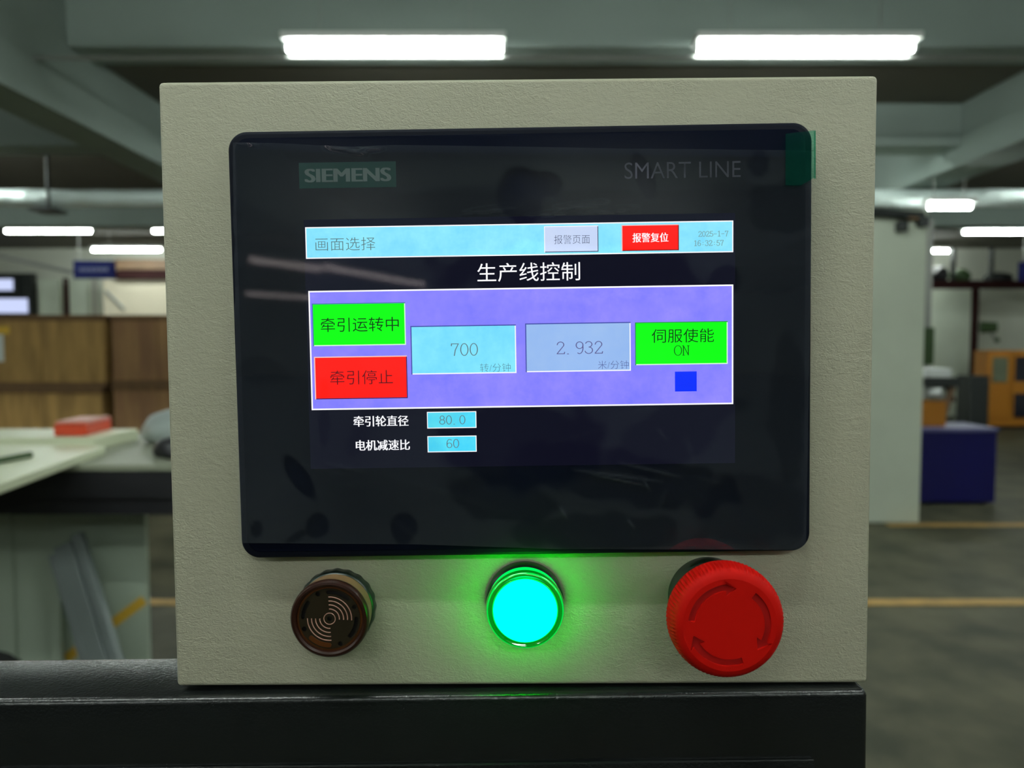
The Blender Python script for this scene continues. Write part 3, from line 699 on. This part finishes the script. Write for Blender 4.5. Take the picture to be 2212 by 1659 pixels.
widget('screen_button', [(678, 771), (879, 768), (881, 860), (681, 863)], S((255, 20, 8), 1.3), S((255, 200, 190)), S((60, 30, 90)), 2.2,
       [(text_mesh('牵引停止', 31, 781, 815, T1, .0, 136), S((95, 10, 20)))], label='red stop button below the green run button')
widget('value_field', [(886, 705), (1114, 700), (1116, 805), (889, 810)], S((140, 238, 255), 1, 24), S((70, 80, 170)), WHITE, 2.4,
       [(stroke_mesh('700', 28, 1003, 755, T1, 20.5, 1.9), GRY), (text_mesh('转/分钟', 18, 1070, 794, T1, -.015, 66), S((75, 120, 140)))], label='cyan value field reading 700')
widget('value_field', [(1134, 699), (1362, 695), (1363, 800), (1136, 805)], S((158, 192, 240), 1, 10), S((70, 80, 170)), WHITE, 2.4,
       [(stroke_mesh('2.932', 28, 1252, 751, T1, 20.5, 1.9), S((90, 85, 140))), (text_mesh('米/分钟', 18, 1325, 788, T1, -.015, 66), S((75, 85, 150)))], label='blue grey value field reading 2.932')
widget('screen_button', [(1371, 697), (1571, 693), (1573, 786), (1373, 789)], S((0, 255, 0), 1.2), S((30, 150, 60)), S((215, 255, 215)), 2.2,
       [(text_mesh('伺服使能', 30, 1475, 725, T1, .0, 135), S((0, 40, 0))), (stroke_mesh('ON', 23, 1473, 757, T1, 17, 2.0), S((0, 90, 0)))], label='green servo button at the right of the purple field')
widget('status_square', [(1458, 803), (1505, 802), (1505, 845), (1458, 846)], S((0, 45, 255)), None, None, label='small blue square below the servo button')
merge('caption_text', bold('牵引轮直径', 23, 823, 909.5, T1, WHITE, 118, 1.1), tp)
merge('caption_text', bold('电机减速比', 23, 827, 961.5, T1, WHITE, 116, 1.1), tp)
widget('value_field', [(922, 890), (1028, 888), (1030, 924), (923, 926)], S((96, 226, 242), 1, 26), WHITE, WHITE, 1.8, [(stroke_mesh('80.0', 20, 977, 907, T1, 14.6, 1.6), GRY)], label='small cyan field reading 80.0')
widget('value_field', [(923, 943), (1029, 940), (1030, 975), (924, 978)], S((96, 226, 242), 1, 26), WHITE, WHITE, 1.8, [(stroke_mesh('60', 20, 978, 958, T1, 14.6, 1.6), GRY)], label='small cyan field reading 60')
# printed marks
x0, x1, z0, z1 = rect_of([(645, 352), (855, 348), (856, 403), (647, 408)], .0001)
merge('logo', [(rmesh(x0, x1, z0, z1, .00008), M['logo'])] + bold('SIEMENS', 29, 751.5, 378, .00016, M['logotext'], 183, 4.5, .0), tp)
merge('panel_lettering', [(text_mesh('SMART LINE', 35, 1474.5, 367, .0001, -.006, 251), M['linetext'])], tp)

# protective film ------------------------------------------------------
def film_material():
    m = bpy.data.materials.new('clear_protective_film'); m.use_nodes = True; nt = m.node_tree; nt.nodes.clear(); Lk = nt.links.new
    out = nt.nodes.new('ShaderNodeOutputMaterial'); mix = nt.nodes.new('ShaderNodeMixShader'); tr = nt.nodes.new('ShaderNodeBsdfTransparent')
    gl = nt.nodes.new('ShaderNodeBsdfGlossy'); gl.inputs['Roughness'].default_value = 0.03
    fr = nt.nodes.new('ShaderNodeFresnel'); fr.inputs['IOR'].default_value = 1.62
    at_ = nt.nodes.new('ShaderNodeAttribute'); at_.attribute_name = 'film_sheen'
    mu = nt.nodes.new('ShaderNodeMath'); mu.operation = 'MULTIPLY'; Lk(fr.outputs[0], mu.inputs[0]); Lk(at_.outputs['Fac'], mu.inputs[1])
    m2 = nt.nodes.new('ShaderNodeMath'); m2.operation = 'MULTIPLY'; m2.inputs[1].default_value = 1.5; Lk(mu.outputs[0], m2.inputs[0])
    hz = nt.nodes.new('ShaderNodeBsdfDiffuse'); hz.inputs[0].default_value = (0.70, 0.82, 1.0, 1); h2 = nt.nodes.new('ShaderNodeMixShader')  # bluish diffuse haze stands in for the ceiling's grey reflection
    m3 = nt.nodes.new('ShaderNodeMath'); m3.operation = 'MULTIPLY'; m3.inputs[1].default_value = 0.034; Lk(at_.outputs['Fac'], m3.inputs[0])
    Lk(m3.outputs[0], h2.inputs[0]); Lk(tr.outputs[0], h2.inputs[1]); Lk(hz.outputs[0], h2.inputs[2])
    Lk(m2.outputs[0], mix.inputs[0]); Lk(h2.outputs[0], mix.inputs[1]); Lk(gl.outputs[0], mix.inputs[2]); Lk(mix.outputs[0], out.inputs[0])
    return m
FM = film_material()
NX, NZ = 260, 190
def edge_pts(pts, t):
    t = t * (len(pts) - 1); i = min(int(t), len(pts) - 2); f = t - i
    return pts[i][0] * (1 - f) + pts[i + 1][0] * f, pts[i][1] * (1 - f) + pts[i + 1][1] * f
TOPE = [(502, 308), (600, 309), (690, 314), (760, 317), (850, 313), (1000, 315), (1200, 318), (1350, 321), (1500, 322), (1740, 325), (1756, 325)]
BOTE = [(516, 1173), (900, 1176), (1200, 1186), (1500, 1187), (1741, 1188)]
# (centre px, radii px, angle deg, strength): film clings there; central ones also paint in the viewer's dark reflection
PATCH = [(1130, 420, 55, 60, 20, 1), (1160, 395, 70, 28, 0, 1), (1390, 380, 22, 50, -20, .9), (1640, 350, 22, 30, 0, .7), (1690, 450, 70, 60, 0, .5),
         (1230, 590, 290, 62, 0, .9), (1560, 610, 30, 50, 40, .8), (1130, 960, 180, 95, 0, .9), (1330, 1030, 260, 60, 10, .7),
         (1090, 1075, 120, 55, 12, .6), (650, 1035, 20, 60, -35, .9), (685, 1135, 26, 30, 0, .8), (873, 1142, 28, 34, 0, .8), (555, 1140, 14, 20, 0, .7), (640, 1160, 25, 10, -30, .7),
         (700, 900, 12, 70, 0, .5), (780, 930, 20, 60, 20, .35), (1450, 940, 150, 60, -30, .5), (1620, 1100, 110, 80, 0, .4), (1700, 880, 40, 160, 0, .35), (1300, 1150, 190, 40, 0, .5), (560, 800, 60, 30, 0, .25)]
# creases: (x0, y0, x1, y1, width px, height mm)
CREASE = [(700, 314, 790, 330, 5, .5), (780, 322, 830, 316, 4, .4), (500, 305, 560, 312, 5, .3), (1200, 452, 1310, 440, 5, .28), (1130, 470, 1250, 455, 4, .2), (1250, 462, 1380, 450, 4, .2), (1000, 462, 1130, 446, 5, .2),
          (760, 1005, 1100, 1108, 4, .10), (1240, 1015, 1430, 1040, 6, .3), (1280, 1025, 1400, 1050, 5, .3), (1340, 1000, 1470, 1030, 6, .3), (1390, 1035, 1402, 1058, 5, .35), (1420, 925, 1440, 950, 6, .2),
          (1210, 1095, 1225, 1120, 6, .35), (1355, 1120, 1370, 1140, 6, .3), (700, 1000, 790, 1020, 6, .2), (740, 1050, 780, 1045, 5, .12), (1450, 600, 1560, 640, 18, .03), (1500, 615, 1590, 700, 10, .04), (1330, 900, 1440, 880, 7, .08), (1180, 960, 1400, 900, 5, .06), (1440, 1060, 1420, 1100, 10, .10), (900, 1040, 1060, 1090, 3, .08), (1500, 1030, 1560, 1045, 5, .10), (640, 1000, 760, 1030, 4, .10), (845, 1120, 905, 1165, 8, .06), (1480, 940, 1500, 1000, 12, .12)]
verts, faces, film_sheen = [], [], []
for j in range(NZ + 1):
    tz = j / NZ
    for i in range(NX + 1):
        tx = i / NX; a_ = edge_pts(TOPE, tx); b_ = edge_pts(BOTE, tx)
        px = a_[0] * (1 - tz) + b_[0] * tz; py = a_[1] * (1 - tz) + b_[1] * tz
        if tx < .02: px += 3 * noise.noise(Vector((0, py * .02, 3)))
        x, z = hm(px, py, .0008); wv = .0008 + .000025 * noise.noise(Vector((px * .0045, py * .0045, 1.3))) +   .000003 * noise.noise(Vector((px * .012, py * .02, 5)))
        for (ax, ay, bx_, by_, wd, hh) in CREASE:
            dx, dy = bx_ - ax, by_ - ay; l2 = dx * dx + dy * dy; s_ = max(0, min(1, ((px - ax) * dx + (py - ay) * dy) / l2))
            d_ = math.hypot(px - ax - s_ * dx, py - ay - s_ * dy)
            if d_ < 4 * wd: wv += hh * 1e-3 * .55 * math.exp(-(d_ / wd) ** 2) * math.sin(math.pi * (0.1 + .8 * s_))
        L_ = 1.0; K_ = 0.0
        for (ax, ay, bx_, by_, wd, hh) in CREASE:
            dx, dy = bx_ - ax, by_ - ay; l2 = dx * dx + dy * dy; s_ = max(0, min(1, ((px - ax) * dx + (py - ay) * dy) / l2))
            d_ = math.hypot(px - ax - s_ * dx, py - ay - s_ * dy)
            if d_ < 3 * wd: K_ = max(K_, 1.1 * hh / .3 * math.exp(-(2.2 * d_ / wd) ** 2) * (.4 + .6 * math.sin(math.pi * s_)))  # crease highlights put in as extra haze and gloss
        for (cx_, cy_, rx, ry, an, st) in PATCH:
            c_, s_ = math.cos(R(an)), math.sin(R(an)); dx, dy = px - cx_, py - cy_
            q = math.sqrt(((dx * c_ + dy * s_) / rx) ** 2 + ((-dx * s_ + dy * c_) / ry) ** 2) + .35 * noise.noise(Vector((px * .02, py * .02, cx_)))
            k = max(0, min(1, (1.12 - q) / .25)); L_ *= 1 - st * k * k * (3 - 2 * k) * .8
        verts.append((x, -wv, z)); film_sheen.append((L_ + min(K_, 2.5)) * (1 + .25 * noise.noise(Vector((px * .006, py * .005, 11)))))
for j in range(NZ):
    for i in range(NX):
        a_ = j * (NX + 1) + i; faces.append((a_, a_ + NX + 1, a_ + NX + 2, a_ + 1))
me = bpy.data.meshes.new('protective_film'); me.from_pydata(verts, [], faces)
at_ = me.attributes.new('film_sheen', 'FLOAT', 'POINT'); at_.data.foreach_set('value', film_sheen)
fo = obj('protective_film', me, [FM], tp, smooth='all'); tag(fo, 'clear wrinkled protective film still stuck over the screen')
# green pull tab
def tabmat():
    m = bpy.data.materials.new('translucent_green_tape'); m.use_nodes = True; nt = m.node_tree; nt.nodes.clear(); Lk = nt.links.new
    out = nt.nodes.new('ShaderNodeOutputMaterial'); tr = nt.nodes.new('ShaderNodeBsdfTransparent'); tr.inputs[0].default_value = (0.4, .85, .72, 1)
    d = nt.nodes.new('ShaderNodeBsdfPrincipled'); d.inputs['Base Color'].default_value = (0.015, .26, .20, 1); d.inputs['Roughness'].default_value = .25
    mx_ = nt.nodes.new('ShaderNodeMixShader'); mx_.inputs[0].default_value = .13; Lk(tr.outputs[0], mx_.inputs[1]); Lk(d.outputs[0], mx_.inputs[2]); Lk(mx_.outputs[0], out.inputs[0]); return m
bm = NB(); TW = .0013
rows = []
for (py0, py1) in ((289, 394),):
    prof = [(1697, TW), (1730, TW), (1757, TW), (1762, TW - .0002), (1764, TW - .0008), (1765, -.0015)]
    for k, (px, ww) in enumerate(prof):
        dy = -8 * (px - 1697) / 68; a_ = hm(px, py0 + dy, TW); b_ = hm(px, (400 if k < 2 else 385 if k == 2 else 384), TW)
        rows.append((bm.verts.new((a_[0], -ww, a_[1])), bm.verts.new((b_[0], -ww, b_[1]))))
for r0, r1 in zip(rows, rows[1:]): bm.faces.new((r0[0], r1[0], r1[1], r0[1]))
bmesh.ops.solidify(bm, geom=list(bm.faces), thickness=.0001)
tag(obj('pull_tab', bm, tabmat(), tp), 'translucent green tape tab folded over the top right corner')

# buzzer -----------------------------------------------------------------
def mm(v): return v * .001
c = loc(711, 1338, .0142)
bz = obj('buzzer', lathe([(mm(r), mm(w_)) for r, w_ in ((13.6, 4.8), (13.7, 7), (13.4, 9.5), (13.5, 11.2))], 96, cap0=True, cap1=True), 'amberside', root, smooth=True, loc=(c.x, 0, c.z))
tag(bz, 'round brown amber buzzer at the lower left of the box')
obj('collar', lathe([(mm(r), mm(w_)) for r, w_ in ((14.5, 0.0), (14.6, 2.6), (14.3, 3.6), (13.9, 4.4), (13.5, 4.7))], 120, ridges=20, ramp=.00035, rsel={0, 1}), 'collar', bz, smooth=True)
obj('rim', lathe([(mm(r), mm(w_)) for r, w_ in ((13.5, 11.0), (14.0, 11.6), (14.2, 12.6), (14.1, 13.6), (13.5, 14.4), (12.7, 14.6), (12.0, 14.2), (11.8, 13.2), (11.8, 12.0))], 96, cap1=False), 'amber', bz, smooth=True)
obj('slot_shade', lathe([(mm(11.79), mm(12.0)), (mm(11.79), mm(12.2))], 72), 'void', bz)  # near-black sheet paints the shade seen through the slots
obj('inner_ring', plate([circle(mm(11.75), 96), circle(mm(11.03), 96)], mm(.4), mm(13.3)), 'amberglow', bz)
rs = 9.65
holes = [circle(mm(11.0), 96)]
for a0, a1 in ((92, 47), (177, 142), (0, -42)): holes.append([(x, y) for x, y in arc_slot(mm(rs), mm(1.5), a0, a1)])
for a_ in (114, 25, 202, -68): holes.append(circle(mm(.88), 20, (mm(9.9) * math.cos(R(a_)), mm(9.9) * math.sin(R(a_)))))
holes.append(circle(mm(.95), 20))
obj('sound_disc', plate(holes, mm(1.0), mm(13.6)), 'buzz', bz)
bm = NB()
def arcband(bm, r, wd, a0, a1, w_, n_=24):
    prev = None
    for k in range(n_ + 1):
        t_ = R(a0 + (a1 - a0) * k / n_); cur = [bm.verts.new((mm(rr) * math.cos(t_), -mm(ww), mm(rr) * math.sin(t_))) for rr, ww in ((r - wd / 2, w_), (r - wd / 4, w_ + .12), (r + wd / 4, w_ + .12), (r + wd / 2, w_))]
        if prev:
            for q in range(3): bm.faces.new((prev[q], cur[q], cur[q + 1], prev[q + 1]))
        prev = cur
for r in (3.55, 5.05, 6.5, 7.95):
    arcband(bm, r, .42, 92, -4, 13.61); arcband(bm, r, .42, 178, 274, 13.61)
arcband(bm, 2.05, .36, 0, 360, 13.61, 40)
obj('sound_wave_print', bm, 'pink', bz, smooth='all')
bm = NB(); bm.from_mesh(plate([arc_slot(mm(9.65), mm(1.7), -92, -134)], mm(.3), mm(13.75))); obj('filled_slot', bm, 'amberglow', bz)

# green lamp ----------------------------------------------------------------
c = loc(1134.5, 1321, .0135)
gl = obj('indicator_lamp', lathe([(mm(r), mm(w_)) for r, w_ in ((13.55, 4.6), (13.6, 6.5), (13.55, 8.3))], 96, cap0=True, cap1=True), 'lensside', root, smooth=True, loc=(c.x, 0, c.z))
obj('glow_band', lathe([(mm(13.55), mm(8.3)), (mm(13.5), mm(9.6))], 96, cap1=False), 'glowband', gl, smooth=True)  # strong band added under the rim to cast the green glow
tag(gl, 'round lit green indicator lamp at the bottom centre of the box')
obj('collar', lathe([(mm(r), mm(w_)) for r, w_ in ((14.5, 0.0), (14.6, 2.8), (14.3, 4.0), (13.6, 4.55))], 96), 'collar', gl, smooth=True)
obj('lens_rim', lathe([(mm(r), mm(w_)) for r, w_ in ((13.5, 9.6), (14.25, 10.4), (14.25, 11.6), (13.9, 12.4))], 96, cap1=False), 'lensring', gl, smooth=True)
obj('rim_highlight', lathe([(mm(r), mm(w_)) for r, w_ in ((13.9, 12.4), (13.6, 12.8), (13.35, 12.9))], 96, cap1=False), 'lensring2', gl, smooth=True)
obj('inner_rim', lathe([(mm(r), mm(w_)) for r, w_ in ((13.35, 12.9), (12.9, 12.75), (12.4, 12.4), (11.95, 12.3))], 96, cap1=False), 'lensring', gl, smooth=True)
obj('rim_highlight', lathe([(mm(r), mm(w_)) for r, w_ in ((11.95, 12.3), (11.75, 12.6), (11.5, 12.6))], 96, cap1=False), 'lensring2', gl, smooth=True)
obj('lens', lathe([(mm(r), mm(w_)) for r, w_ in ((11.5, 12.2), (11.45, 12.9), (10.4, 13.5), (7, 14.1), (3, 14.3), (.4, 14.35))], 96), 'lens', gl, smooth='all')

# emergency stop ----------------------------------------------------------------
c = loc(1576.5, 1351, .0305)
es = obj('stop_knob', lathe([(mm(r), mm(w_)) for r, w_ in ((12.5, 17.0), (17.5, 18.5), (19.3, 20.2), (19.75, 21.5), (19.75, 25.3), (19.4, 27.0), (18.7, 28.5), (17.7, 29.6), (16.8, 30.2), (15.8, 30.5))],
     600, cap0=True, cap1=False, ridges=88, ramp=.0008, rsel={3, 4, 5}), 'red', root, smooth='all', loc=(c.x, 0, c.z))
tag(es, 'large red mushroom emergency stop knob with arrows at the lower right of the box')
obj('collar', lathe([(mm(r), mm(w_)) for r, w_ in ((14.8, 0), (14.9, 5.5), (14.5, 7.5), (13.4, 8.2), (12.6, 8.0))], 96), 'collar', es, smooth=True)
obj('neck', lathe([(mm(r), mm(w_)) for r, w_ in ((12.4, 8.0), (11.2, 10.5), (10.8, 14.0), (11.6, 17.2))], 72), 'black', es, smooth=True)
def arrow(a0, a1, r=12.9, wd=2.3, hw_=2.95, hl=16):
    P = []; n_ = 18
    for k in range(n_ + 1):
        t_ = R(a0 + (a1 - a0) * k / n_); P.append((mm(r + wd / 2) * math.cos(t_), mm(r + wd / 2) * math.sin(t_)))
    t_ = R(a1 + 2); P.append((mm(r + hw_) * math.cos(t_), mm(r + hw_) * math.sin(t_)))
    t_ = R(a1 - hl); P.append((mm(r - .2) * math.cos(t_), mm(r - .2) * math.sin(t_)))
    t_ = R(a1 + 2); P.append((mm(r - hw_) * math.cos(t_), mm(r - hw_) * math.sin(t_)))
    for k in range(n_ + 1):
        t_ = R(a1 + (a0 - a1) * k / n_); P.append((mm(r - wd / 2) * math.cos(t_), mm(r - wd / 2) * math.sin(t_)))
    return P
fp = plate([circle(mm(15.82), 120)] + [arrow(a_, a_ - 78) for a_ in (174, 52, -70)], mm(.9), mm(30.5))
obj('arrow_face', fp, 'red', es)
obj('arrow_recess', lathe([(mm(15.8), mm(29.0)), (mm(15.8), mm(29.65))], 72), 'redshade', es)
